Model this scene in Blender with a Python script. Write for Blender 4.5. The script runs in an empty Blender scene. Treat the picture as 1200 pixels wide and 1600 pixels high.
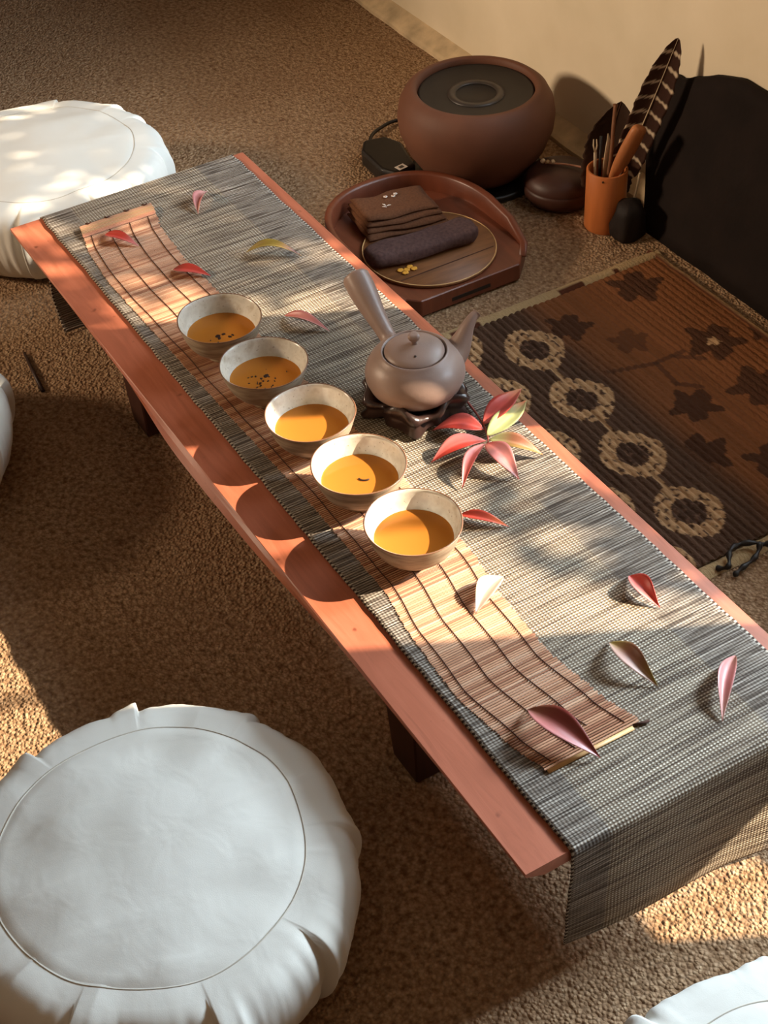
import bpy, bmesh, math, random
from mathutils import Vector, Matrix, Euler, noise
PI = math.pi
S = bpy.context.scene
C = S.collection

# ------------------------------------------------------------------ camera, world, lights, exposure
cam_d = bpy.data.cameras.new('camera'); cam = bpy.data.objects.new('camera', cam_d); C.objects.link(cam)
right = Vector((0.51069926, 0.8586017, -0.0446027)); down = Vector((0.56346621, -0.37343327, -0.73692158)); fwd = Vector((-0.64937824, 0.35121322, -0.67450514))
M = Matrix((right, -down, -fwd)).transposed().to_4x4(); M.translation = (0, 0, 1.4)
cam.matrix_world = M
cam_d.sensor_fit = 'VERTICAL'; cam_d.sensor_height = 36.0; cam_d.sensor_width = 27.0
cam_d.lens = 2449 * 36 / 1600; cam_d.clip_start = 0.05
S.camera = cam
S.view_settings.view_transform = 'Standard'; S.view_settings.look = 'None'
S.view_settings.exposure = 0.0; S.view_settings.gamma = 1.0; S.view_settings.use_curve_mapping = False

w = bpy.data.worlds.new('world'); S.world = w; w.use_nodes = True
bg = w.node_tree.nodes['Background']; bg.inputs[0].default_value = (1.0, .52, .28, 1); bg.inputs[1].default_value = 0.10

SUN = Vector((.393, .733, .553)).normalized()
def lamp(name, kind, loc, direction, energy, color, **k):
    d = bpy.data.lights.new(name, kind); d.energy = energy; d.color = color
    for a, b in k.items(): setattr(d, a, b)
    o = bpy.data.objects.new(name, d); C.objects.link(o); o.location = loc
    o.rotation_euler = (-Vector(direction)).to_track_quat('Z', 'Y').to_euler()
    return o
lamp('sun', 'SUN', (1, 3, 3), -SUN, 16, (1.0, .82, .60), angle=math.radians(.55))
# cool sky light entering through the two windows of the right wall
lamp('sky_light_near_window', 'AREA', (-.74, 1.92, .83), (-.10, -.88, -.38), 88, (.70, .86, 1.0), shape='RECTANGLE', size=.40, size_y=.40)
lamp('sky_light_far_window', 'AREA', (-1.45, 1.95, 1.2), (-.3, -.80, -.6), 22, (.74, .88, 1.0), shape='RECTANGLE', size=1.0, size_y=.6)
# warm light from a lamp-lit part of the room far to the left
lamp('room_lamp', 'SPOT', (-3.1, -1.7, 1.5), (1.42, 3.2, -1.10), 330, (1.0, .76, .53), spot_size=math.radians(43), spot_blend=.9, shadow_soft_size=.2)

# ------------------------------------------------------------------ helpers
def tag(o, label=None, cat=None, group=None, kind=None):
    if label: o['label'] = label
    if cat: o['category'] = cat
    if group: o['group'] = group
    if kind: o['kind'] = kind
    return o
def empty(name, loc=(0, 0, 0), rz=0, label=None, cat=None, group=None):
    o = bpy.data.objects.new(name, None); C.objects.link(o); o.location = loc; o.rotation_euler = (0, 0, rz); o.empty_display_size = .02
    return tag(o, label, cat, group)
def build(name, verts, faces, mat, parent=None, smooth=True, cols=None, loc=None, solid=0, uvs=None):
    me = bpy.data.meshes.new(name); me.from_pydata([tuple(v) for v in verts], [], faces); me.update()
    if cols:
        a = me.color_attributes.new('Col', 'FLOAT_COLOR', 'POINT')
        for i, c in enumerate(cols): a.data[i].color = (c[0], c[1], c[2], 1)
    if uvs:
        u = me.uv_layers.new(name='UVMap')
        for l in me.loops: u.data[l.index].uv = uvs[l.vertex_index]
    if smooth:
        for p in me.polygons: p.use_smooth = True
    bm = bmesh.new(); bm.from_mesh(me); bmesh.ops.recalc_face_normals(bm, faces=bm.faces); bm.to_mesh(me); bm.free()
    me.materials.append(mat)
    o = bpy.data.objects.new(name, me); C.objects.link(o)
    if parent: o.parent = parent
    if loc: o.location = loc
    if solid:
        m = o.modifiers.new('thickness', 'SOLIDIFY'); m.thickness = solid; m.offset = 0
    return o
def grid_faces(nu, nv, closeu=False, off=0):
    f = []
    for i in range(nu if closeu else nu - 1):
        for j in range(nv - 1):
            a = i * nv + j; b = ((i + 1) % nu) * nv + j
            f.append((off + a, off + b, off + b + 1, off + a + 1))
    return f
def lathe(prof, n=48, fn=None, cap=True):
    """profile [(r,z)] -> verts, faces ; fn(r,z,theta)->(r,z)"""
    v = []; f = []
    for i in range(n):
        th = 2 * PI * i / n
        for r, z in prof:
            rr, zz = fn(r, z, th) if fn else (r, z)
            v.append((rr * math.cos(th), rr * math.sin(th), zz))
    f = grid_faces(n, len(prof), True)
    if cap:
        k = len(prof)
        f.append(tuple(i * k for i in range(n))); f.append(tuple(i * k + k - 1 for i in range(n)))
    return v, f
def tube(path, rad, n=10, sq=(1, 1)):
    path = [Vector(p) for p in path]; v = []; f = []
    if not isinstance(rad, (list, tuple)): rad = [rad] * len(path)
    t0 = (path[1] - path[0]).normalized(); up = Vector((0, 0, 1)) if abs(t0.z) < .9 else Vector((1, 0, 0))
    for i, p in enumerate(path):
        t = (path[min(i + 1, len(path) - 1)] - path[max(i - 1, 0)]).normalized()
        a = t.cross(up).normalized(); b = a.cross(t)
        for k in range(n):
            an = 2 * PI * k / n
            v.append(p + a * (math.cos(an) * rad[i] * sq[0]) + b * (math.sin(an) * rad[i] * sq[1]))
    for i in range(len(path) - 1):
        for k in range(n):
            f.append((i * n + k, i * n + (k + 1) % n, (i + 1) * n + (k + 1) % n, (i + 1) * n + k))
    f.append(tuple(range(n))); f.append(tuple((len(path) - 1) * n + k for k in range(n)))
    return v, f
def boxvf(x0, x1, y0, y1, z0, z1, off=0):
    v = [(x, y, z) for x in (x0, x1) for y in (y0, y1) for z in (z0, z1)]
    f = [tuple(off + i for i in q) for q in ((0, 1, 3, 2), (4, 6, 7, 5), (0, 4, 5, 1), (2, 3, 7, 6), (0, 2, 6, 4), (1, 5, 7, 3))]
    return v, f
def smoothpath(pts, n=8):
    pts = [Vector(p) for p in pts]; out = []
    for i in range(len(pts) - 1):
        p0 = pts[max(i - 1, 0)]; p1 = pts[i]; p2 = pts[i + 1]; p3 = pts[min(i + 2, len(pts) - 1)]
        for k in range(n):
            t = k / n
            out.append(.5 * ((2 * p1) + (-p0 + p2) * t + (2 * p0 - 5 * p1 + 4 * p2 - p3) * t * t + (-p0 + 3 * p1 - 3 * p2 + p3) * t ** 3))
    out.append(pts[-1]); return out
def sstep(a, b, x):
    t = max(0, min(1, (x - a) / (b - a))); return t * t * (3 - 2 * t)
def extrude_poly(pts, z0, z1):
    n = len(pts); v = [(x, y, z0) for x, y in pts] + [(x, y, z1) for x, y in pts]
    f = [tuple(range(n)), tuple(range(n, 2 * n))] + [(i, (i + 1) % n, n + (i + 1) % n, n + i) for i in range(n)]
    return v, f
def srgb(r, g, b):
    f = lambda c: (c / 255 / 12.92) if c / 255 <= .04045 else ((c / 255 + .055) / 1.055) ** 2.4
    return (f(r), f(g), f(b))

# ------------------------------------------------------------------ materials
class NT:
    def __init__(s, name, rough=.6, spec=.5):
        s.m = bpy.data.materials.new(name); s.m.use_nodes = True; s.t = s.m.node_tree; s.b = s.t.nodes['Principled BSDF']
        s.b.inputs['Roughness'].default_value = rough; s.b.inputs['Specular IOR Level'].default_value = spec
    def n(s, kind, **k):
        o = s.t.nodes.new(kind)
        for a, b in k.items(): setattr(o, a, b)
        return o
    def l(s, a, b): s.t.links.new(a, b)
    def co(s, which='Object', scale=(1, 1, 1), rot=(0, 0, 0)):
        tc = s.n('ShaderNodeTexCoord'); mp = s.n('ShaderNodeMapping'); mp.inputs['Scale'].default_value = scale; mp.inputs['Rotation'].default_value = rot
        s.l(tc.outputs[which], mp.inputs['Vector']); return mp.outputs[0]
    def noise(s, vec, scale=5, detail=3, rough=.5, dist=0):
        o = s.n('ShaderNodeTexNoise'); o.inputs['Scale'].default_value = scale; o.inputs['Detail'].default_value = detail; o.inputs['Roughness'].default_value = rough; o.inputs['Distortion'].default_value = dist
        if vec: s.l(vec, o.inputs['Vector'])
        return o.outputs['Fac']
    def voro(s, vec, scale, feature='F1'):
        o = s.n('ShaderNodeTexVoronoi', feature=feature); o.inputs['Scale'].default_value = scale
        if vec: s.l(vec, o.inputs['Vector'])
        return o
    def ramp(s, fac, stops, interp='LINEAR'):
        r = s.n('ShaderNodeValToRGB'); r.color_ramp.interpolation = interp; e = r.color_ramp.elements
        while len(e) < len(stops): e.new(.5)
        for i, (p, c) in enumerate(stops):
            e[i].position = p; e[i].color = (c[0], c[1], c[2], 1) if isinstance(c, (tuple, list)) else (c, c, c, 1)
        s.l(fac, r.inputs[0]); return r.outputs[0]
    def mix(s, fac, a, b, mode='MIX'):
        m = s.n('ShaderNodeMix', data_type='RGBA', blend_type=mode)
        for i, x in ((0, fac), (6, a), (7, b)):
            if isinstance(x, (int, float)): m.inputs[i].default_value = x if i == 0 else (x, x, x, 1)
            elif isinstance(x, (tuple, list)): m.inputs[i].default_value = (*x[:3], 1)
            else: s.l(x, m.inputs[i])
        return m.outputs[2]
    def math(s, op, a, b=0):
        m = s.n('ShaderNodeMath', operation=op)
        for i, x in ((0, a), (1, b)):
            if isinstance(x, (int, float)): m.inputs[i].default_value = x
            else: s.l(x, m.inputs[i])
        return m.outputs[0]
    def col(s, x):
        if isinstance(x, (tuple, list)): s.b.inputs['Base Color'].default_value = (*x[:3], 1)
        else: s.l(x, s.b.inputs['Base Color'])
        return s
    def bump(s, h, strength=.3, dist=.002):
        b = s.n('ShaderNodeBump'); b.inputs['Strength'].default_value = strength; b.inputs['Distance'].default_value = dist
        s.l(h, b.inputs['Height']); s.l(b.outputs[0], s.b.inputs['Normal']); return s
def simple(name, c, rough=.6, spec=.4, var=.15, scale=30, bump=.2, bd=.001, stretch=(1, 1, 1)):
    m = NT(name, rough, spec); v = m.co(scale=stretch); nz = m.noise(v, scale, 4)
    d = tuple(x * (1 - var) for x in c); e = tuple(min(1, x * (1 + var)) for x in c)
    m.col(m.ramp(nz, [(.3, d), (.7, e)])); m.bump(nz, bump, bd); return m.m

# carpet: nubby loop pile
m = NT('carpet_pile', .95, .1); v = m.co()
vo = m.voro(v, 230); n1 = m.noise(v, 130, 3); n2 = m.noise(v, 7, 3); n3 = m.noise(v, 40, 4)
c0 = m.ramp(n1, [(.3, srgb(118, 90, 64)), (.55, srgb(180, 150, 118)), (.75, srgb(205, 178, 146))])
c1 = m.mix(m.ramp(n2, [(.35, .0), (.7, .35)]), c0, srgb(140, 106, 76))
c1 = m.mix(m.ramp(n3, [(.62, 0.), (.72, .55)]), c1, srgb(92, 58, 38))
c1 = m.mix(m.ramp(vo.outputs['Distance'], [(.15, 0.), (.8, .45)]), c1, srgb(104, 74, 52))  # gaps between the nubs darkened, crevice shade put into the colour
m.col(c1); h = m.math('ADD', m.math('MULTIPLY', vo.outputs['Distance'], -1.0), m.math('MULTIPLY', n1, .8)); m.bump(h, .9, .0035)
M_carpet = m.m

m = NT('wall_plaster', .9, .15); v = m.co(); nz = m.noise(v, 6, 5); n2 = m.noise(v, 60, 4)
m.col(m.ramp(nz, [(.3, srgb(222, 208, 180)), (.7, srgb(236, 222, 196))])); m.bump(m.math('ADD', nz, m.math('MULTIPLY', n2, .25)), .35, .004); M_wall = m.m
M_curb = simple('rough_plaster', srgb(204, 182, 148), .95, .1, .25, 25, .6, .004)

m = NT('table_wood', .38, .7); v = m.co(scale=(1.6, 14, 14)); g = m.noise(v, 5, 6, .6, 1.2); v2 = m.co(); b2 = m.noise(v2, 3.5, 3); sp = m.noise(v2, 45, 2)
c = m.ramp(g, [(.25, srgb(152, 88, 64)), (.5, srgb(176, 103, 77)), (.75, srgb(190, 117, 90))])
c = m.mix(m.ramp(b2, [(.3, 0.), (.7, .5)]), c, srgb(170, 94, 66)); c = m.mix(m.ramp(sp, [(.70, 0.), (.76, .7)]), c, srgb(98, 45, 28))
m.col(c); m.bump(g, .12, .0015); m.l(m.ramp(b2, [(.2, .32), (.8, .44)]), m.b.inputs['Roughness']); M_wood = m.m
M_legw = simple('dark_leg_wood', srgb(62, 34, 24), .5, .4, .2, 20, .2, .001, (8, 8, 1))

# runner weave, driven by the cloth's own UVs (metres along / across)
def runner_mat():
    m = NT('woven_runner', .85, .2)
    tc = m.n('ShaderNodeTexCoord'); sx = m.n('ShaderNodeSeparateXYZ'); m.l(tc.outputs['UV'], sx.inputs[0]); U, V = sx.outputs[0], sx.outputs[1]
    def vec(su, sv, off=0):
        cx = m.n('ShaderNodeCombineXYZ'); m.l(m.math('MULTIPLY', U, su), cx.inputs[0]); m.l(m.math('MULTIPLY', V, sv), cx.inputs[1]); cx.inputs[2].default_value = off; return cx.outputs[0]
    wob = m.math('MULTIPLY', m.noise(vec(40, 14), 1, 2), .0022)
    Uw = m.math('ADD', U, wob)
    thread = m.math('ADD', m.math('MULTIPLY', m.math('SINE', m.math('MULTIPLY', Uw, 2 * PI / .0034)), .5), .5)   # weft threads
    warp = m.math('ADD', m.math('MULTIPLY', m.math('SINE', m.math('MULTIPLY', V, 2 * PI / .0040)), .5), .5)
    slub = m.noise(vec(420, 14), 1, 3, .6); slub2 = m.noise(vec(230, 7, 3), 1, 4, .65); broad = m.noise(vec(22, 7, 7), 1, 2)
    # plain bands: grey threads and dark gaps
    dark = srgb(66, 54, 46)
    lt = m.ramp(slub, [(.30, srgb(94, 85, 76)), (.5, srgb(148, 139, 128)), (.70, srgb(200, 192, 180))])
    plain = m.mix(m.ramp(thread, [(.05, .9), (.45, 0.)]), lt, dark)
    plain = m.mix(m.ramp(slub2, [(.50, 0.), (.58, .85)]), plain, srgb(52, 42, 36))
    # open bands: pale dots where weft crosses the warp
    dots = m.math('MULTIPLY', thread, warp)
    base = m.ramp(slub, [(.32, srgb(94, 82, 68)), (.6, srgb(154, 139, 119))])
    base = m.mix(m.ramp(slub2, [(.50, 0.), (.58, .9)]), base, srgb(66, 52, 42))
    dstr = m.math('MULTIPLY', m.ramp(dots, [(.30, 0.), (.62, .95)]), m.ramp(slub2, [(.36, 1.), (.58, .35)]))
    opn = m.mix(dstr, base, srgb(238, 233, 217))
    opn = m.mix(m.ramp(thread, [(.0, .75), (.3, 0.)]), opn, srgb(84, 66, 52))
    inb = m.math('MULTIPLY', m.ramp(V, [(.044, 0.), (.046, 1.)]), m.ramp(V, [(.246, 1.), (.250, 0.)]))
    c = m.mix(inb, plain, opn)
    c = m.mix(m.ramp(broad, [(.35, 0.), (.75, .3)]), c, srgb(120, 104, 88))
    # selvage: alternating pale and dark knots
    bead = m.math('GREATER_THAN', m.math('SINE', m.math('MULTIPLY', U, 2 * PI / .0062)), 0)
    edge = m.math('ADD', m.math('LESS_THAN', V, .0026), m.math('GREATER_THAN', V, .3084))
    c = m.mix(edge, c, m.mix(bead, srgb(60, 44, 36), srgb(168, 158, 142)))
    m.col(c); m.bump(m.math('ADD', m.math('MULTIPLY', thread, .7), m.math('ADD', m.math('MULTIPLY', warp, .35), m.math('MULTIPLY', slub, .6))), .8, .0012)
    # colour and bump only, the cloth is opaque
    return m.m
M_runner = runner_mat()

def vcol(name, rough=.6, spec=.4, bump=0, scale=60, bd=.001, stretch=(1, 1, 1), sheen=0):
    m = NT(name, rough, spec); a = m.n('ShaderNodeVertexColor'); a.layer_name = 'Col'; nz = m.noise(m.co(scale=stretch), scale, 3)
    m.col(m.mix(.25, a.outputs[0], m.mix(1.0, a.outputs[0], m.ramp(nz, [(.3, .55), (.7, 1.)]), 'MULTIPLY')))
    if bump: m.bump(nz, bump, bd)
    return m.m
M_slat = vcol('bamboo_slats', .42, .4, .25, 60, .0006, (20, 1, 1))
M_rug = vcol('rug_cords', .95, .1, .8, 160, .003, (1, 1.6, 1))
M_leaf = vcol('dry_leaf', .42, .5, .25, 90, .0006)
M_feather = vcol('barred_feather', .8, .2, .3, 300, .0005)
M_string = simple('brown_string', srgb(70, 44, 34), .8, .2)
M_cotton = None
m = NT('white_cotton', .92, .12); v = m.co(); a = m.noise(v, 7, 2, .4, .3); b = m.noise(m.co(scale=(1, 1, .4)), 26, 2, .5, .4); we = m.noise(v, 900, 1)
m.col(m.ramp(a, [(.3, srgb(216, 213, 204)), (.7, srgb(228, 226, 218))])); m.bump(m.math('ADD', m.math('ADD', m.math('MULTIPLY', a, 1.0), m.math('MULTIPLY', b, .35)), m.math('MULTIPLY', we, .02)), .5, .007); M_cotton = m.m
M_seam = simple('cotton_seam', srgb(186, 178, 164), .9, .1)

m = NT('bowl_glaze', .22, .5); v = m.co(); a = m.noise(v, 60, 5); sp = m.noise(v, 260, 2)
c = m.ramp(a, [(.3, srgb(196, 190, 176)), (.5, srgb(214, 209, 196)), (.72, srgb(184, 172, 152))]); c = m.mix(m.ramp(sp, [(.66, 0.), (.72, .5)]), c, srgb(120, 100, 78))
m.col(c); m.bump(a, .2, .0008); M_glaze = m.m
m = NT('bowl_outer_glaze', .4, .45); v = m.co(scale=(1, 1, 5)); a = m.noise(v, 30, 4)
m.col(m.ramp(a, [(.3, srgb(122, 106, 86)), (.6, srgb(170, 156, 132)), (.8, srgb(188, 176, 154))])); m.bump(a, .4, .001); M_outer = m.m
M_rim = simple('iron_rim_glaze', srgb(118, 84, 62), .3, .5)
# clear amber tea: light passes through, tint deepens with depth towards the middle of the bowl
def tea_mat():
    m = NT('amber_tea', .05, .5); t = m.t
    tc = m.n('ShaderNodeTexCoord'); ln = m.n('ShaderNodeVectorMath', operation='LENGTH'); m.l(tc.outputs['Object'], ln.inputs[0])
    nz = m.noise(tc.outputs['Object'], 220, 3)
    c = m.ramp(m.math('DIVIDE', ln.outputs['Value'], .0425), [(0., (.84, .38, .07)), (.6, (.87, .44, .10)), (.88, (.93, .62, .28)), (1., (.97, .84, .62))])
    c = m.mix(m.ramp(nz, [(.5, 0.), (.75, .35)]), c, (.84, .42, .09))
    tr = m.n('ShaderNodeBsdfTransparent'); m.l(c, tr.inputs[0]); gl = m.n('ShaderNodeBsdfGlossy'); gl.inputs['Roughness'].default_value = .06
    df = m.n('ShaderNodeBsdfDiffuse'); df.inputs[0].default_value = (.80, .29, .045, 1)
    m1 = m.n('ShaderNodeMixShader'); m1.inputs[0].default_value = .5; m.l(tr.outputs[0], m1.inputs[1]); m.l(df.outputs[0], m1.inputs[2])
    fr = m.n('ShaderNodeFresnel'); fr.inputs[0].default_value = 1.33; m2 = m.n('ShaderNodeMixShader'); m.l(fr.outputs[0], m2.inputs[0]); m.l(m1.outputs[0], m2.inputs[1]); m.l(gl.outputs[0], m2.inputs[2])
    m.l(m2.outputs[0], t.nodes['Material Output'].inputs[0]); t.nodes.remove(m.b); return m.m
M_tea = tea_mat()
M_flake = simple('tea_leaf_flake', srgb(46, 24, 14), .5, .4)
m = NT('teapot_clay', .42, .45); v = m.co(); a = m.noise(v, 25, 4); f = m.noise(v, 500, 2)
m.col(m.ramp(a, [(.3, srgb(134, 112, 102)), (.7, srgb(150, 127, 116))])); m.bump(f, .25, .0004); M_clay = m.m
M_stand = simple('dark_carved_wood', srgb(52, 36, 32), .28, .6, .3, 40, .6, .002)
M_brazier = simple('brown_stoneware', srgb(104, 66, 48), .62, .35, .12, 14, .25, .001)
M_plate = simple('dark_metal_plate', srgb(36, 30, 26), .5, .35, .2, 20, .1)
M_black = simple('black_plastic', srgb(30, 25, 22), .45, .4, .2, 60, .2)
M_ring = simple('worn_metal_ring', srgb(58, 50, 44), .4, .5)
M_box = simple('dark_brown_lacquer', srgb(62, 34, 24), .5, .4, .2, 30, .3)
M_tray = simple('red_brown_lacquer', srgb(106, 55, 35), .38, .5, .2, 12, .15, .001, (1, 6, 1))
M_disc = simple('golden_brown_disc', srgb(124, 80, 46), .5, .4, .25, 14, .2, .001, (6, 1, 1))
M_pale = simple('pale_bamboo', srgb(206, 164, 110), .5, .4)
M_cloth = simple('folded_brown_cloth', srgb(98, 64, 44), .9, .15, .2, 300, .4)
M_roll = simple('plum_brown_cloth', srgb(84, 62, 58), .9, .15, .25, 200, .4)
M_cup = simple('orange_bamboo', srgb(186, 108, 56), .5, .4, .12, 10, .15, .001, (6, 6, 1))
M_scoop = simple('tan_wood', srgb(178, 112, 66), .5, .4, .15, 20, .2, .001, (6, 6, 1))
M_bone = simple('bone_white', srgb(205, 184, 150), .5, .4)
M_bstick = simple('brown_stick', srgb(120, 78, 50), .6, .3)
M_slab = simple('near_black_slab', srgb(26, 17, 13), .85, .2, .3, 14, .7, .005)
M_stone = simple('dark_stone', srgb(28, 19, 15), .7, .3, .3, 30, .6, .004)
M_white = simple('white_sticker', srgb(225, 215, 205), .6, .3, .05)
M_pink = simple('pink_bead', srgb(205, 150, 125), .5, .4)
M_yel = simple('yellow_petals', srgb(225, 160, 60), .6, .3)
M_canvas = simple('beige_binding', srgb(176, 150, 112), .9, .15, .15, 90, .4)
M_stem = simple('red_stem', srgb(138, 62, 52), .5, .4)
M_green = simple('garden_leaf', srgb(60, 96, 40), .6, .3)
M_bark = simple('bark', srgb(80, 60, 45), .9, .1)
M_frame = simple('window_paint', srgb(220, 210, 195), .6, .3)

# ------------------------------------------------------------------ the room
v, f = boxvf(-8, 2.5, -5, 1.6, -.05, 0); tag(build('floor', v, f, M_carpet, smooth=False), kind='structure')
WY = 1.51
ZS, ZT = .55, 1.58
openings = [(-2.10, -1.106, ZS, ZT), (-.84, -.424, ZS, ZT), (-.36, -.15, ZS, .69)]  # third, unframed opening is added to throw a sun patch on the carpet
def wall_pieces():
    V, F = [], []
    def add(x0, x1, z0, z1):
        v, f = boxvf(x0, x1, WY, WY + .04, z0, z1, len(V)); V.extend(v); F.extend(f)
    add(-8, 2.5, 0, ZS); add(-8, 2.5, ZT, 2.45)
    xs = [-8] + [q for o in openings for q in o[:2]] + [2.5]
    for i in range(0, len(xs), 2): add(xs[i], xs[i + 1], ZS, ZT)
    add(-.36, -.15, .69, ZT)
    return V, F
v, f = wall_pieces(); tag(build('wall_right', v, f, M_wall, smooth=False), kind='structure')
v, f = boxvf(-8, 2.5, -5, 1.6, 2.45, 2.5); tag(build('ceiling', v, f, M_wall, smooth=False), kind='structure')
for i, (x0, x1, z0, z1) in enumerate(openings[:2]):
    V, F = [], []
    for a in ((x0 - .03, x0, z0 - .03, z1 + .03), (x1, x1 + .03, z0 - .03, z1 + .03), (x0, x1, z0 - .03, z0), (x0, x1, z1, z1 + .03)):
        v, f = boxvf(a[0], a[1], WY - .012, WY + .0, a[2], a[3], len(V)); V += v; F += f
    tag(build('window_%d' % (i + 1), V, F, M_frame, smooth=False), kind='structure')
# rough plaster ledge at the foot of the wall
NX = 220; V = []; prof = [(1.474, 0), (1.474, .007), (1.479, .011), (1.495, .019), (1.511, .027), (1.511, 0)]
for i in range(NX):
    x = -6 + 7.5 * i / (NX - 1); o = .006 * noise.noise((x * 9, 0, 0)) + .003 * noise.noise((x * 40, 3, 0))
    for j, (y, z) in enumerate(prof):
        V.append((x, y + (o if j < 4 else 0), max(0, z + (.4 * o if 0 < j < 4 else 0))))
tag(build('baseboard_right', V, grid_faces(NX, len(prof)), M_curb, smooth=False), kind='structure')

# ------------------------------------------------------------------ garden shrub outside the window (dapples the sun)
random.seed(4)
V, F = [], []
def leafquad(c, s, rng):
    d = Vector((rng.uniform(-1, 1), rng.uniform(-1, 1), rng.uniform(-.6, .6))).normalized(); n = Vector((rng.uniform(-.5, .5) + .4, rng.uniform(.3, 1), rng.uniform(-.4, .6))).normalized()
    a = d.cross(n).normalized(); k = len(V)
    for t, wd in ((-1, .0), (-.4, .42), (.25, .38), (1, 0)):
        p = c + d * (s * t); V.append(p + a * (s * wd) + n * (.15 * s * (t * t))); V.append(p - a * (s * wd) + n * (.15 * s * (t * t)))
    for i in range(3): F.append((k + 2 * i, k + 2 * i + 1, k + 2 * i + 3, k + 2 * i + 2))
rng = random.Random(11)
for i in range(5600):
    x = rng.uniform(-2.15, -1.07); z = rng.uniform(.5, 1.5)
    if x > -1.28 and rng.random() < sstep(-1.28, -1.13, x) * .9: continue
    q = noise.noise((x * 9, z * 9, 1.3))
    if q > (.12 if x > -1.45 else .42) and rng.random() < .75: continue
    leafquad(Vector((x, WY, z)) + SUN * rng.uniform(.95, 1.6), rng.uniform(.018, .036), rng)
for i in range(800):
    x = rng.uniform(-.92, -.50); z = rng.uniform(.50, .80)
    if z > .74 and rng.random() < .6: continue
    if noise.noise((x * 9, z * 9, 5.3)) > -.02: continue
    leafquad(Vector((x, WY, z)) + SUN * rng.uniform(.95, 1.3), rng.uniform(.015, .03), rng)
sh = empty('garden_shrub', (0, 0, 0), label='green garden shrub outside behind the window wall', cat='shrub')
tag(build('foliage', V, F, M_green, sh), kind='stuff')
for k in range(6):
    x = -1.9 + k * .3; b = Vector((x + .3, 2.4, 0)); p = [b, b + Vector((.05, .05, .5)), b + Vector((-.05, .1, 1.1)), b + Vector((.1, .2, 1.9))]
    v, f = tube(smoothpath(p, 4), .008, 6); build('branch', v, f, M_bark, sh)

# ------------------------------------------------------------------ low table
TX0, TX1, TY0, TY1, TZ = -1.974, -.668, .483, .861, .200
tb = empty('low_tea_table', (-1.32, .67, 0), label='long low reddish wooden tea table with a live edge, under the grey runner', cat='table')
def T(v): return [Vector(p) - Vector((-1.32, .67, 0)) for p in v]
NX = 90; V = []
prof = [(TY0, TZ - .001), (TY0 + .001, TZ), (TY1 - .001, TZ), (TY1, TZ - .001), (TY1 - .002, TZ - .015), (TY0 + .016, TZ - .016), (TY0 + .006, TZ - .012), (TY0 + .001, TZ - .005)]
for i in range(NX):
    t = i / (NX - 1); x = TX0 + (TX1 - TX0) * t
    bul = .010 * math.exp(-((t - .52) / .24) ** 2) + .002 * noise.noise((x * 6, 0, 0))
    for j, (y, z) in enumerate(prof):
        o = 0
        if j in (5, 6): o = -bul * 1.6 + (.010 if j == 6 else .008) * (1 - math.exp(-((t - .5) / .35) ** 2))
        if j == 7: o = -bul * .5
        if j == 0: o = .0012 * noise.noise((x * 8, 5, 0))
        V.append((x, y + o, z))
F = []
k = len(prof)
for i in range(NX - 1):
    for j in range(k): F.append((i * k + j, (i + 1) * k + j, (i + 1) * k + (j + 1) % k, i * k + (j + 1) % k))
F += [tuple(range(k)), tuple((NX - 1) * k + j for j in range(k))]
build('tabletop', T(V), F, M_wood, tb, smooth=False)
for lx in (-.968, -1.69):
    for ly in (.548, .796):
        V = []
        for z, s in ((0, .8), (.03, .86), (.12, 1.0), (.1842, 1.1)):
            for dx, dy in ((-1, -1), (1, -1), (1, 1), (-1, 1)): V.append((lx + dx * .032 * s, ly + dy * .022 * s, z))
        F = [(i * 4 + j, i * 4 + (j + 1) % 4, i * 4 + 4 + (j + 1) % 4, i * 4 + 4 + j) for i in range(3) for j in range(4)] + [(0, 1, 2, 3), (12, 13, 14, 15)]
        o = build('leg', T(V), F, M_legw, tb, smooth=False); b = o.modifiers.new('b', 'BEVEL'); b.width = .002

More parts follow.
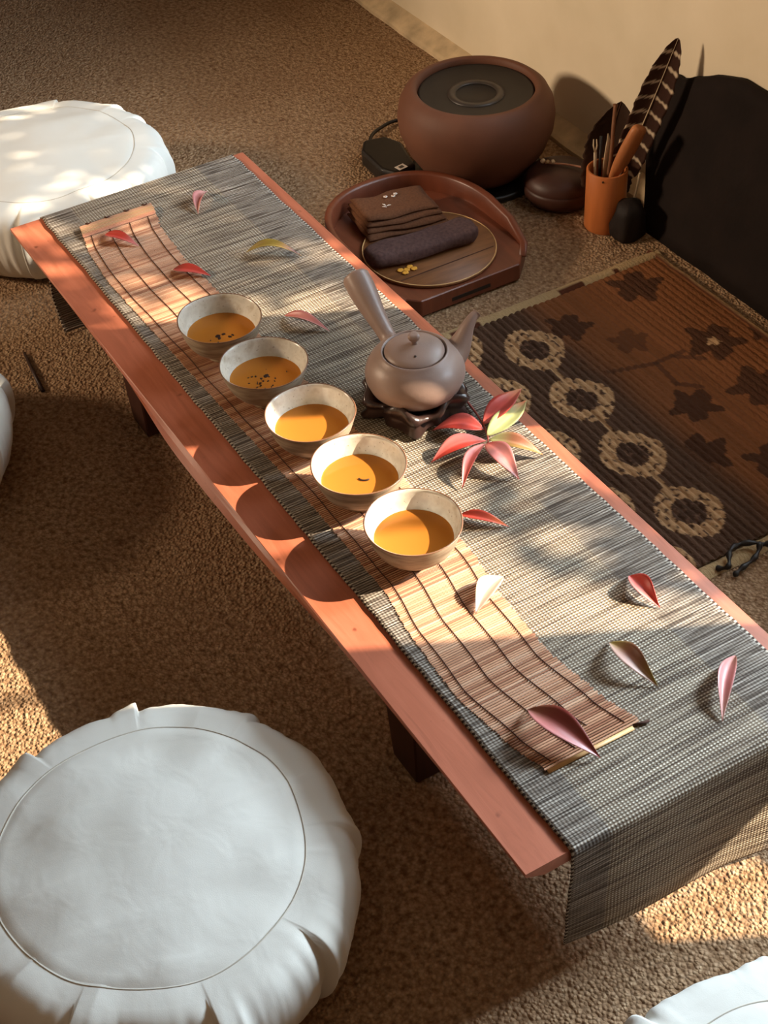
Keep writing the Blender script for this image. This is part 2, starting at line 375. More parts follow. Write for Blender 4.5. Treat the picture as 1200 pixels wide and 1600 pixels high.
# ------------------------------------------------------------------ runner
RY0, RY1 = .531, .842
def runner():
    path = []   # (x, z, u, hang)
    far = [(-1.952, .004), (-1.968, .02), (-1.982, .05), (-1.984, .10), (-1.981, .15), (-1.979, .19), (-1.977, .1995), (-1.970, .2022)]
    near = [(-.672, .2022), (-.6655, .1995), (-.6635, .190), (-.6635, .15), (-.664, .10), (-.665, .06), (-.668, .04)]
    pts = smoothpath([(a, 0, b) for a, b in far], 4)
    n = 420
    pts += [Vector((-1.970 + (1.298) * i / n, 0, .2022)) for i in range(1, n)]
    pts += smoothpath([(a, 0, b) for a, b in near], 5)
    NV = 60; V = []; UV = []; s = 0
    for i, p in enumerate(pts):
        if i: s += (p - pts[i - 1]).length
        for j in range(NV):
            t = j / (NV - 1); x, z = p.x, p.z
            y = RY0 + (RY1 - RY0) * t
            e = .0016 * noise.noise((x * 45, z * 45, 2)) + .0022 * noise.noise((x * 7, 0, 2))
            y += e * (1 if t < .5 else -1) * (abs(t - .5) * 2) ** 2
            if z > .2015:
                z += .0006 * max(0, noise.noise((x * 25, y * 25, 0))) + .0004
            if p.x > -.67 and z < .199:
                k = (.199 - z) / .16
                z = z - k * (-.006 + .030 * t)
                x += k * (.004 * math.sin(t * 7) + .016 * t * t) ; y += -.004 * k * (1 - t) * math.sin(k * 3)
            if p.x < -1.95 and z < .19:
                k = (.19 - z) / .19; x += -k * .012 * math.sin(t * 9 + 1.2) - .01 * k * t; y -= .010 * k * (1 - t) * (1 - k * .6); z = max(z, .003)
            V.append((x, y, z)); UV.append((s, t * (RY1 - RY0)))
    o = build('table_runner', V, grid_faces(len(pts), NV), M_runner, uvs=UV)
    mo = o.modifiers.new('thickness', 'SOLIDIFY'); mo.thickness = .0014; mo.offset = 0
    return tag(o, 'long grey and cream woven runner draped over the low wooden tea table', 'table runner')
runner()

# ------------------------------------------------------------------ bamboo slat mat
MZ = .2040
def myl(x):   # left edge of the mat at x
    pts = [(-1.91, .566), (-1.84, .552), (-1.76, .546), (-1.5, .552), (-1.2, .560), (-1.05, .559), (-.97, .548), (-.88, .543), (-.80, .553), (-.745, .566)]
    for a, b in zip(pts, pts[1:]):
        if x <= b[0]:
            t = max(0, (x - a[0]) / (b[0] - a[0])); t = t * t * (3 - 2 * t) * .5 + t * .5; return a[1] + (b[1] - a[1]) * t
    return pts[-1][1]
def mzz(x): return MZ + .004 * sstep(-1.86, -1.90, x) + .0015 * sstep(-.80, -.76, x) * (1 - sstep(-.76, -.745, x))
def bamboo():
    root = empty('bamboo_slat_mat', (-1.32, .61, .2), label='narrow slatted bamboo mat with dark strings lying under the row of tea bowls', cat='bamboo mat')
    O = Vector((-1.32, .61, .2)); rng = random.Random(3)
    V, F, Cc = [], [], []; x = -1.903; base = [srgb(204, 156, 124), srgb(192, 142, 110), srgb(216, 172, 140), srgb(168, 116, 88)]
    while x < -.752:
        wd = rng.uniform(.0019, .0025); y0 = myl(x) + rng.uniform(-.0008, .0008); ln = .112 + rng.uniform(-.0012, .0012); z = mzz(x)
        c = base[int(rng.random() ** 1.3 * 4)]; g = rng.uniform(.86, 1.08); c = [min(1, q * g) for q in c]
        k = len(V)
        for yy in (y0, y0 + ln * .5, y0 + ln):
            for dx, dz in ((0, -.0006), (0, .0002), (.25, .0008), (.75, .0008), (1, .0002), (1, -.0006)):
                V.append(Vector((x + dx * wd, yy, z + dz)) - O); Cc.append(c)
        for a in range(2):
            for b in range(6): F.append((k + a * 6 + b, k + a * 6 + 6 + b, k + a * 6 + 6 + (b + 1) % 6, k + a * 6 + (b + 1) % 6))
        F.append(tuple(k + b for b in range(6))); F.append(tuple(k + 12 + b for b in range(6)))
        x += wd + .0009
    tag(build('slats', V, F, M_slat, root, smooth=False, cols=Cc), kind='stuff')
    # folded-over flap at the far end
    V, F, Cc = [], [], []; x = -1.904
    while x < -1.880:
        k = len(V); y0 = myl(x) - .002; v, f = boxvf(x, x + .0022, y0 + .001, y0 + .113, mzz(x) + .0012, mzz(x) + .0026, k)
        V += [Vector(p) - O for p in v]; F += f; c = [q * rng.uniform(.8, 1) for q in base[0]]; Cc += [c] * 8; x += .0026
    build('folded_end', V, F, M_slat, root, smooth=False, cols=Cc)
    for fr in (.10, .36, .63, .885):
        P = []; n = 150; x0, x1 = -1.895, -.758
        if fr == .63: x1 = -.775
        for i in range(n + 1):
            x = x0 + (x1 - x0) * i / n; P.append(Vector((x, myl(x) + .112 * fr + .0006 * math.sin(x * 60), mzz(x) + .0011)) - O)
        v, f = tube(P, .0006, 5); build('string', v, f, M_string, root)
        e = P[0]; v, f = tube([e + Vector((-.010, 0, .003)), e + Vector((-.007, .003, .0032)), e + Vector((-.009, .008, .0028))], .0011, 5); build('string_knot', v, f, M_string, root)
    y = myl(-.748); v, f = tube([Vector((-.7495, y, MZ + .0012)) - O, Vector((-.7485, y + .10, MZ + .0012)) - O], .0022, 8, (1.2, .7)); build('end_slat', v, f, M_pale, root)
    v, f = tube([Vector((-.751, y + .102, MZ + .001)) - O, Vector((-.7465, y + .118, MZ + .002)) - O], .0016, 6); build('end_slat', v, f, M_string, root)
bamboo()

# ------------------------------------------------------------------ tea bowls
def make_bowl(seed):
    root = empty('tea_bowl')
    rng = random.Random(seed); ph = rng.random() * 9
    def wob(r, z, th): return r * (1 + .010 * math.sin(2 * th + ph) * (z / .054) + .004 * math.sin(5 * th + ph)), z + .0006 * math.sin(3 * th + ph) * (z / .054)
    outer = [(.0005, .003), (.0165, .003), (.0175, 0), (.0215, 0), (.0220, .002), (.0215, .006), (.0245, .0085), (.032, .0125), (.0385, .018), (.0435, .0245), (.0475, .033), (.0505, .042), (.0528, .050), (.0538, .0535)]
    inner = [(.0538, .0535), (.0531, .0545), (.0520, .0540), (.0508, .0500), (.0485, .0415), (.0455, .0340), (.0410, .0265), (.0345, .0195), (.025, .0135), (.013, .0105), (.0005, .010)]
    v, f = lathe(outer, 64, wob, cap=False); bd = build('body', v, f, M_outer, root)
    v, f = lathe(inner, 64, wob, cap=False); ins = build('inner_glaze', v, f, M_glaze, root)
    P = []
    for i in range(64):
        th = 2 * PI * i / 64; r, z = wob(.0533, .0541, th); P.append((th, r, z))
    V = []; F = []
    for i, (th, r, z) in enumerate(P):
        for k in range(6):
            a = 2 * PI * k / 6; V.append(((r + .0009 * math.cos(a)) * math.cos(th), (r + .0009 * math.cos(a)) * math.sin(th), z + .0007 * math.sin(a)))
    for i in range(64):
        for k in range(6): F.append((i * 6 + k, ((i + 1) % 64) * 6 + k, ((i + 1) % 64) * 6 + (k + 1) % 6, i * 6 + (k + 1) % 6))
    build('rim', V, F, M_rim, root)
    tz = .0310
    V = [(0, 0, 0)]; F = []
    for ring, rr in enumerate((.014, .028, .039, .0425, .0437)):
        for i in range(48):
            th = 2 * PI * i / 48; r, _ = wob(rr, tz, th); V.append((r * math.cos(th), r * math.sin(th), .0004 if ring == 4 else 0))
    for i in range(48): F.append((0, 1 + i, 1 + (i + 1) % 48))
    for k in range(4):
        for i in range(48): F.append((1 + k * 48 + i, 1 + k * 48 + (i + 1) % 48, 49 + k * 48 + (i + 1) % 48, 49 + k * 48 + i))
    tea = build('tea', V, F, M_tea, root, loc=(0, 0, tz))
    if sum(p.normal.z for p in tea.data.polygons) < 0: tea.data.flip_normals()
    return root, tea
def flakes(tea, specs):
    for x, y, s, seed in specs:
        rng = random.Random(seed); n = 7; V = []
        a0 = rng.random() * 6; el = rng.uniform(.45, .9)
        for z in (-.0004, .0006):
            for i in range(n):
                a = 2 * PI * i / n; r = s * rng.uniform(.7, 1.15); px, py = r * math.cos(a), r * el * math.sin(a)
                V.append((x + px * math.cos(a0) - py * math.sin(a0), y + px * math.sin(a0) + py * math.cos(a0), z))
        F = [tuple(range(n)), tuple(range(n, 2 * n))] + [(i, (i + 1) % n, n + (i + 1) % n, n + i) for i in range(n)]
        build('tea_leaf_flake', V, F, M_flake, tea, smooth=False)
def mk_rand(n, cx, cy, sp, seed, s0=.0006, s1=.0016):
    rng = random.Random(seed); return [(cx + rng.gauss(0, sp), cy + rng.gauss(0, sp), rng.uniform(s0, s1), rng.randrange(9999)) for _ in range(n)]
bl = ['stoneware bowl of amber tea with three dark leaf clumps, farthest of the row',
      'stoneware bowl of amber tea scattered with many small leaf flecks, second farthest in the row',
      'cream bowl of orange tea without leaves, middle bowl of the row beside the teapot',
      'cream bowl of tea with one small curled leaf floating, next to the nearest bowl',
      'nearest cream stoneware bowl of amber tea, half its tea in sunlight']
bp = [(-1.5235, .6055), (-1.409, .609), (-1.2935, .610), (-1.1825, .611), (-1.068, .6125)]
BZ = .2052
fw = Vector((-.88, .475)); rt = Vector((.475, .88))
def scr(r, u): return (rt.x * r + fw.x * u, rt.y * r + fw.y * u)   # to the right / away within the bowl
for i, (x, y) in enumerate(bp):
    r, tea = make_bowl(20 + i); r.location = (x, y, BZ); tag(r, bl[i], 'bowl', 'row of five tea bowls'); r.rotation_euler.z = i * 1.3
    ca, sa = math.cos(-i * 1.3), math.sin(-i * 1.3)
    def loc(p): q = scr(*p); return (q[0] * ca - q[1] * sa, q[0] * sa + q[1] * ca)
    if i == 0:
        fl = []
        for p, s in (((-.004, -.006), .0036), ((-.002, -.011), .0034), ((.003, -.003), .0028), ((.011, -.009), .0030), ((.0145, -.006), .0024), ((-.003, -.020), .0016), ((-.013, -.015), .0011), ((-.002, -.024), .0014)):
            q = loc(p); fl.append((q[0], q[1], s, int(s * 1e6)))
    elif i == 1:
        q = loc((.001, .004)); fl = [(q[0], q[1], .0038, 5)]
        for a in mk_rand(26, -.003, -.010, .010, 8, .0006, .0017): p = loc((a[0], a[1] * 1.1)); fl.append((p[0], p[1], a[2], a[3]))
        for p, s in (((-.012, .004), .0018), ((.026, .010), .0014), ((.012, -.002), .0016)): q = loc(p); fl.append((q[0], q[1], s, 77))
    elif i == 2: fl = []
    elif i == 3:
        fl = []; P = [Vector((*loc(p), .0006)) for p in ((-.001, .001), (.002, -.0022), (.007, -.003), (.011, -.001))]
        v, f = tube(smoothpath(P, 4), [.0011] * 12 + [.0005], 6); build('tea_leaf_flake', v, f, M_flake, tea)
    else: fl = []
    flakes(tea, fl)

# ------------------------------------------------------------------ teapot on its stand
TPX, TPY = -1.298, .756
def stand():
    rng = random.Random(2)
    def fn(r, z, th):
        k = 1 + .10 * math.sin(5 * th + .6) + .07 * math.sin(11 * th + 1) + .12 * noise.noise((math.cos(th) * 3, math.sin(th) * 3, z * 60))
        zz = z * (1 + .25 * math.sin(5 * th + 2.2)) if z > .02 else z
        if z < .004: k *= .85 + .22 * math.sin(5 * th + .6)
        return r * k, zz
    prof = [(.030, .010), (.034, .0), (.055, .0), (.060, .006), (.053, .012), (.056, .018), (.061, .026), (.057, .031), (.050, .028), (.044, .020), (.034, .0145), (.0, .0135)]
    v, f = lathe(prof, 90, fn, cap=False)
    o = build('teapot_stand', v, f, M_stand, loc=(TPX, TPY, .2042)); o.rotation_euler.z = .5
    tag(o, 'dark glossy carved wooden stand with lobed edge under the clay teapot', 'stand')
stand()
tp = empty('side_handle_teapot', (TPX, TPY, .2185), label='matte grey brown clay teapot with side handle on a dark carved stand', cat='teapot')
v, f = lathe([(.0, .0), (.026, .0), (.034, .003), (.046, .010), (.0555, .020), (.0600, .031), (.0605, .038), (.0585, .046), (.0535, .055), (.047, .0615), (.0415, .0650), (.0402, .0672), (.0385, .0672), (.0378, .0635), (.030, .062), (0, .062)], 72, cap=False); build('body', v, f, M_clay, tp)
lid = build('lid', *lathe([(.0, .0705), (.005, .0763), (.0085, .0760), (.02, .0742), (.030, .0712), (.0355, .0675), (.0362, .0660), (.0355, .0645), (0, .0645)][1:], 64, cap=True), M_clay, tp)
v, f = lathe([(.0045, .074), (.0035, .0775), (.0032, .080), (.0058, .083), (.0072, .0865), (.0066, .0895), (.004, .0908), (.0002, .0900)], 24, lambda r, z, th: (r * (1 + .12 * math.sin(3 * th)), z)); build('knob', v, f, M_clay, lid)
o = build('steam_hole', *lathe([(.0001, .0), (.0015, .0), (.0015, .0006), (.0001, .0006)], 14), M_flake, lid); o.location = (.0195, -.0105, .0738); o.rotation_euler = (.1, .12, 0)
hp = smoothpath([(-.052, -.003, .050), (-.068, -.003, .058), (-.090, -.0025, .069), (-.112, -.001, .080), (-.129, 0, .0890), (-.140, .0005, .0945)], 5)
n = len(hp); hr = []
for i in range(n):
    t = i / (n - 1); hr.append(.0105 + .0068 * sstep(.1, .75, t) if t < .93 else .0173 * math.sqrt(max(0.02, 1 - ((t - .93) / .075) ** 2)))
hr[0] = .013; hr[1] = .0115
v, f = tube(hp, hr, 20); build('handle', v, f, M_clay, tp)
sp_ = smoothpath([(.004, .048, .040), (.004, .058, .047), (.003, .066, .058), (.001, .074, .070), (-.001, .083, .0795), (-.002, .090, .0835)], 5)
n = len(sp_); v, f = tube(sp_, [.0160 * (1 - i / (n - 1)) ** 1.6 + .0048 + (.0012 if i == n - 1 else 0) for i in range(n)], 18); build('spout', v, f, M_clay, tp)

# ------------------------------------------------------------------ leaves
def leafmesh(a, b, width, cols, cup=.25, arch=.15, twist=0, base_round=.5, side=1, wave=0):
    """leaf from a to b; cols=(root,mid,tip,edge)"""
    a, b = Vector(a), Vector(b); L = (b - a).length; d = (b - a).normalized(); s0 = d.cross(Vector((0, 0, 1))).normalized(); u0 = s0.cross(d)
    nl, nw = 18, 9; V, Cc = [], []
    for i in range(nl):
        t = i / (nl - 1)
        wdt = width * .5 * (math.sin(PI * t ** .82) ** 1.05 * (1 - .1 * t) + .015)
        tw = twist * (t - .3); s = s0 * math.cos(tw) + u0 * math.sin(tw); u = u0 * math.cos(tw) - s0 * math.sin(tw)
        c = a + d * (L * t) + u0 * (arch * L * math.sin(PI * t)) + s0 * (side * .06 * L * math.sin(PI * t))
        for j in range(nw):
            q = (j / (nw - 1)) * 2 - 1
            p = c + s * (q * wdt) + u * (cup * wdt * (abs(q) ** 1.5)) + u * (wave * width * math.sin(t * 14 + q * 2) * abs(q))
            V.append(p)
            r, m_, e, ed = cols
            base = [r[k] + (m_[k] - r[k]) * sstep(0, .45, t) for k in range(3)]; base = [base[k] + (e[k] - base[k]) * sstep(.5, 1, t) for k in range(3)]
            base = [base[k] + (ed[k] - base[k]) * (.75 * sstep(.25, 1, (q + 1) / 2)) for k in range(3)]
            if abs(q) < .08: base = [min(1, x * 1.25 + .03) for x in base]
            Cc.append(base)
    return V, grid_faces(nl, nw), Cc
def rest(V, z):  # lift so the lowest point lies on the cloth
    mz = min(p.z for p in V); return [Vector((p.x, p.y, p.z - mz + z)) for p in V]
RED = srgb(182, 58, 46); DRED = srgb(124, 44, 34); PINK = srgb(198, 126, 122); PALE = srgb(206, 168, 156); OLIVE = srgb(136, 116, 50); GRN = srgb(176, 182, 124); ORG = srgb(190, 96, 52); BRN = srgb(134, 84, 60); CREAM = srgb(206, 184, 162); ROSE = srgb(186, 84, 76)
LZ = .2048; MZ2 = .2062
singles = [
 ((-1.871, .589), (-1.815, .617), .020, (RED, RED, PINK, ROSE), .5, .10, .3, MZ2, 'red petal-like leaf with pink tip at the far end of the bamboo mat'),
 ((-1.734, .632), (-1.690, .668), .022, (DRED, RED, RED, ROSE), .4, .10, .2, MZ2, 'bright red leaf on the bamboo mat just beyond the farthest bowl'),
 ((-1.893, .760), (-1.845, .724), .018, (PALE, PINK, PALE, PINK), .9, .12, -.5, LZ, 'pale pink narrow curled leaf near the far end of the runner'),
 ((-1.716, .735), (-1.665, .795), .020, (OLIVE, OLIVE, DRED, OLIVE), .5, .22, .3, LZ, 'olive green arched leaf on the runner beyond the teapot handle'),
 ((-1.552, .708), (-1.488, .741), .018, (ROSE, PINK, PINK, PALE), .8, .12, .4, LZ, 'dusty pink curved leaf between the farthest bowls and the teapot'),
 ((-1.100, .691), (-1.053, .726), .017, (RED, DRED, ORG, RED), .6, .10, .3, LZ, 'small dark red leaf with orange tip right beside the nearest bowl'),
 ((-.990, .676), (-.960, .621), .024, (CREAM, CREAM, PALE, CREAM), .5, .12, .6, MZ2, 'cream white leaf in the sun patch on the bamboo mat'),
 ((-.918, .790), (-.863, .788), .022, (RED, RED, RED, PINK), .7, .14, -.6, LZ, 'vivid red folded leaf in the sun patch near the right runner edge'),
 ((-.852, .714), (-.778, .719), .024, (OLIVE, BRN, OLIVE, PALE), .5, .17, -.8, LZ, 'arched olive and brown leaf casting a shadow on the runner, right of the bamboo mat'),
 ((-.768, .810), (-.708, .743), .017, (BRN, PINK, PALE, PINK), .8, .10, .5, LZ, 'mauve narrow leaf closest to the right edge of the runner'),
 ((-.822, .592), (-.735, .616), .032, (srgb(128, 74, 52), DRED, DRED, PINK), .45, .16, -.3, MZ2 + .001, 'large dark maroon leaf lying over the near end of the bamboo mat'),
]
for a, b, wd, cols, cup, arch, tw, z, label in singles:
    V, F, Cc = leafmesh((*a, .21), (*b, .21), wd, cols, cup, arch, tw)
    V = rest(V, z); o0 = Vector(((a[0] + b[0]) / 2, (a[1] + b[1]) / 2, z))
    o = build('fallen_leaf', [p - o0 for p in V], F, M_leaf, cols=Cc, loc=o0, solid=.0005)
    tag(o, label, 'leaf', 'loose leaves scattered on the runner')
spr = empty('leaf_sprig', (-1.185, .785, .2048), label='sprig of red, pink and green leaflets lying beside the teapot on the runner', cat='sprig')
O = Vector(spr.location)
v, f = tube([p - O for p in smoothpath([(-1.266, .808, .2065), (-1.235, .803, .2085), (-1.205, .794, .213), (-1.184, .785, .216), (-1.172, .777, .214)], 5)], [.0016 - .0008 * i / 20 for i in range(21)], 7); build('stem', v, f, M_stem, spr)
lfs = [((-1.208, .794, .215), (-1.232, .866, .222), .030, (ROSE, RED, srgb(200, 130, 90), ROSE), .35, .10, .5),
       ((-1.186, .785, .216), (-1.216, .862, .216), .030, (GRN, GRN, ORG, GRN), .3, .06, .3),
       ((-1.200, .790, .215), (-1.240, .742, .207), .032, (RED, RED, DRED, ROSE), .25, .12, -.2),
       ((-1.180, .780, .216), (-1.192, .711, .2065), .026, (ROSE, RED, RED, PINK), .3, .12, .3),
       ((-1.176, .776, .216), (-1.133, .716, .2065), .015, (PINK, ROSE, DRED, PINK), .4, .14, .4),
       ((-1.176, .778, .216), (-1.110, .779, .2068), .028, (ROSE, PINK, PINK, DRED), .4, .20, -.3),
       ((-1.180, .784, .216), (-1.130, .826, .208), .027, (GRN, BRN, ORG, OLIVE), .35, .14, .2)]
for a, b, wd, cols, cup, arch, tw in lfs:
    V, F, Cc = leafmesh(a, b, wd, cols, cup, arch, tw, .75)
    build('leaflet', [p - O for p in V], F, M_leaf, spr, cols=Cc, solid=.0005)

# ------------------------------------------------------------------ round cushions
def cushion(cx, cy, label, pleats, seed, R=.207, H=.150, rs=.153):
    root = empty('round_floor_cushion', (cx, cy, 0), label=label, cat='cushion', group='white round floor cushions around the tea table')
    def topz(r, th):
        z = H - .012 * (r / rs) ** 2
        z += .0035 * noise.noise((r * 9 * math.cos(th), r * 9 * math.sin(th), seed)) + .0022 * noise.noise((r * 24 * math.cos(th) + 4, r * 16 * math.sin(th), seed + 3)) * (.4 + r / rs)
        z += .0016 * (1 - abs(noise.noise((r * 14 * math.cos(th) + seed, r * 5 * math.sin(th), seed + 8)))) ** 6 * sstep(.3, .9, r / rs)
        return z
    def rseam(th): return rs * (1 + .012 * math.sin(3 * th + seed) + .008 * math.sin(7 * th + 2 * seed))
    n = 200; V = [(0, 0, topz(0, 0))]; F = []; rings = 24
    for k in range(1, rings + 1):
        for i in range(n):
            th = 2 * PI * i / n; r = rseam(th) * k / rings; V.append((r * math.cos(th), r * math.sin(th), topz(r, th) - (.0015 * sstep(.96, 1, k / rings))))
    for i in range(n): F.append((0, 1 + i, 1 + (i + 1) % n))
    for k in range(rings - 1):
        for i in range(n): F.append((1 + k * n + i, 1 + k * n + (i + 1) % n, 1 + (k + 1) * n + (i + 1) % n, 1 + (k + 1) * n + i))
    build('top_panel', V, F, M_cotton, root)
    # side panel with pleat folds
    n = 540; m = 26; V = []
    for i in range(n):
        th = 2 * PI * i / n; zt = topz(rseam(th), th) - .0008
        for j in range(m):
            t = j / (m - 1)                                      # 0 at the seam, 1 at floor
            r = rseam(th) - .0025 + (R - rs) * (math.sin(PI * min(1, t ** .72)) ** .75) * (1.0 if t < .5 else 1.0) - .012 * t * t
            z = zt * (1 - t) ** 1.25 if t < 1 else 0
            z = zt * (.5 + .5 * math.cos(PI * t ** .9))
            for pa in pleats:
                d = (math.degrees(th) - pa[0] + 180) % 360 - 180
                wd = pa[1]
                if 0 < d < wd: r += pa[2] * .7 * (1 - d / wd) ** .7 * (1 - sstep(.55, 1, t)) * sstep(0, .10, t)
                elif -wd * .25 < d <= 0: r -= pa[2] * .35 * (1 + d / (wd * .25)) * (1 - sstep(.5, 1, t)) * sstep(0, .10, t)
            pz = 0
            for pa in pleats:
                d = (math.degrees(th) - pa[0] + 180) % 360 - 180
                if abs(d) < 16: pz += .0018 * math.exp(-((abs(d) - 3) / 2.2) ** 2) * math.sin(PI * min(1, t * 1.6)) * (1 if d > 0 else -1) + .0016 * math.sin(d * 1.1) * (1 - abs(d) / 16) * math.sin(PI * min(1, t * 1.4))
            r += pz
            r += .0040 * noise.noise((th * 5, t * 2.2, seed)) * sstep(0, .2, t) + .0020 * noise.noise((th * 12, t * 2.6, seed + 2)) * math.sin(PI * t) + .0007 * noise.noise((th * 34, t * 4, seed + 5)) * math.sin(PI * t)
            V.append((r * math.cos(th), r * math.sin(th), max(.0005, z)))
    F = grid_faces(n, m, True); F.append(tuple(i * m + m - 1 for i in range(n)))
    build('side_panel', V, F, M_cotton, root)
    P = []; n = 120; V = []; F = []
    for i in range(n):
        th = 2 * PI * i / n; r = rseam(th); z = topz(r, th) - .0012
        for k in range(6):
            a = 2 * PI * k / 6; q = r + .0009 * math.cos(a); V.append((q * math.cos(th), q * math.sin(th), z + .0009 * math.sin(a)))
    for i in range(n):
        for k in range(6): F.append((i * 6 + k, ((i + 1) % n) * 6 + k, ((i + 1) % n) * 6 + (k + 1) % 6, i * 6 + (k + 1) % 6))
    build('seam', V, F, M_seam, root)
    return root
cushion(-.922, .218, 'large white round floor cushion nearest the viewer, left of the table', [(28, 12, .012), (-8, 9, .010), (-48, 14, .012), (-84, 10, .010), (-125, 12, .010), (197, 7, .013), (160, 9, .012), (122, 8, .007), (68, 20, .005)], 1.0)
cushion(-2.268, .632, 'white round floor cushion at the far end of the table', [(62, 12, .010), (28, 10, .008), (5, 14, .009), (-32, 12, .010), (-70, 12, .01), (99, 8, .008), (115, 8, .008), (150, 12, .01), (200, 12, .01), (-120, 12, .01)], 5.0)
cushion(-1.776, .168, 'white round floor cushion at the left, only its edge in view', [(k * 36 + 10, 12, .009) for k in range(10)], 9.0)
cushion(-.340, .550, 'white round floor cushion at the near end of the table, partly in view', [(150, 12, .012), (190, 12, .01), (110, 12, .01), (230, 14, .01), (60, 12, .01), (300, 12, .01)], 13.0)

# ------------------------------------------------------------------ brazier and its base
bz = empty('round_clay_brazier', (-2.004, 1.305, 0), label='large round brown clay brazier with a dark sunken plate, by the wall', cat='brazier')
v, f = lathe([(.072, .012), (.080, .014), (.098, .030), (.118, .060), (.130, .092), (.1325, .115), (.129, .138), (.120, .155), (.110, .163), (.103, .165), (.099, .162), (.098, .154), (.098, .147), (.02, .147)], 80, cap=True); build('body', v, f, M_brazier, bz)
pl = build('plate', *lathe([(.0968, .1478), (.0962, .1545), (.093, .1548), (.085, .1520), (.05, .1500), (.046, .1505), (.036, .1505), (.033, .1480), (.0005, .1475)], 72, cap=False), M_plate, bz)
v, f = lathe([(.034, .1500), (.036, .1520), (.042, .1524), (.048, .1512), (.048, .1490)], 60, cap=False); build('ring', v, f, M_ring, pl)
v, f = lathe([(.0005, 0), (.108, 0), (.112, .008), (.111, .014), (.104, .012), (.0005, .012)], 64, cap=False); build('base_saucer', v, f, M_black, bz)
ad = empty('power_adapter', (-2.095, 1.195, 0), label='black plastic power adapter with a small white sticker on the carpet beside the brazier', cat='adapter')
O = Vector(ad.location)
pts = [(-.075, -.018), (-.065, .022), (-.03, .034), (.050, .014), (.055, -.030), (.03, -.044), (-.045, -.040)]
v, f = extrude_poly(pts, 0, .030); o = build('body', v, f, M_black, ad, smooth=False); b = o.modifiers.new('b', 'BEVEL'); b.width = .006; b.segments = 3
o = build('sticker', *boxvf(-.007, .007, -.009, .009, 0, .0006), M_white, ad, smooth=False); o.location = (.044, -.012, .0300)
o.rotation_euler.z = .15
o = build('sticker_print', *boxvf(-.0035, .0035, -.0045, .0045, .0006, .0009), M_ring, o, smooth=False)
v, f = tube([p - O for p in smoothpath([(-2.150, 1.192, .012), (-2.195, 1.205, .010), (-2.222, 1.240, .008), (-2.228, 1.290, .007), (-2.17, 1.36, .006)], 7)], .0032, 8); build('cable', v, f, M_black, ad)

# ------------------------------------------------------------------ wooden tray with cloths
ty = empty('half_round_wooden_tray', (-1.84, 1.09, 0), label='reddish brown wooden tray with straight front and curved raised rim, holding folded cloths', cat='tray')
def outline(s=1.0, n=48):
    P = []
    for i in range(n + 1):
        a = PI / 2 + PI * i / n
        ca, sa = math.cos(a), math.sin(a)
        P.append((abs(ca) ** .86 * -1 * .155 * s, math.copysign(abs(sa) ** .86, sa) * .136 * s))
    # P runs from +y side round the back (-x) to the -y side
    out = P + [(.06, -.136 * s), (.11, -.128 * s), (.15, -.090 * s), (.15, .090 * s), (.11, .128 * s), (.06, .136 * s)]
    return out
v, f = extrude_poly(outline(), 0.004, .033); o = build('platform', v, f, M_tray, ty, smooth=False); b = o.modifiers.new('b', 'BEVEL'); b.width = .0015
# rim
prim = outline(1.0)[:49] ; path = [(.135, .108), (.11, .128), (.06, .136)] + prim + [(.06, -.136), (.11, -.128), (.135, -.108)]
V, F = [], []
for x, y in path:
    r = math.hypot(x, y); nx, ny = x / r, y / r
    fr = sstep(.14, .02, x); zt = .034 + .030 * fr
    for a, z in ((0, .031), (.0035, .031), (.0035, zt - .001), (.001, zt), (-.006, zt), (-.009, zt - .003), (-.010, .031)): V.append((x + nx * a, y + ny * a, z))
k = 7
for i in range(len(path) - 1):
    for j in range(k - 1): F.append((i * k + j, (i + 1) * k + j, (i + 1) * k + j + 1, i * k + j + 1))
F += [tuple(range(k)), tuple((len(path) - 1) * k + j for j in range(k))]
build('rim', V, F, M_tray, ty)
o = build('drain_slot', *boxvf(.1490, .1508, -.035, .035, .012, .018), M_black, ty, smooth=False)
dc = build('round_board', *lathe([(.0005, .0), (.106, .0), (.107, .003), (.106, .005), (.0005, .0045)], 60, cap=False), M_disc, loc=(-1.802, 1.084, .0335)); tag(dc, 'thin round brown board with a pale rim lying in the wooden tray', 'board')
V, F = [], []
for i in range(60):
    th = 2 * PI * i / 60
    for kk in range(6):
        a = 2 * PI * kk / 6; q = .1055 + .0010 * math.cos(a); V.append((q * math.cos(th), q * math.sin(th), .0050 + .0008 * math.sin(a)))
for i in range(60):
    for kk in range(6): F.append((i * 6 + kk, ((i + 1) % 60) * 6 + kk, ((i + 1) % 60) * 6 + (kk + 1) % 6, i * 6 + (kk + 1) % 6))
build('pale_rim', V, F, M_pale, dc)
build('seam_line', *boxvf(.054, .0555, -.085, .085, .0046, .0054), M_string, dc, smooth=False)
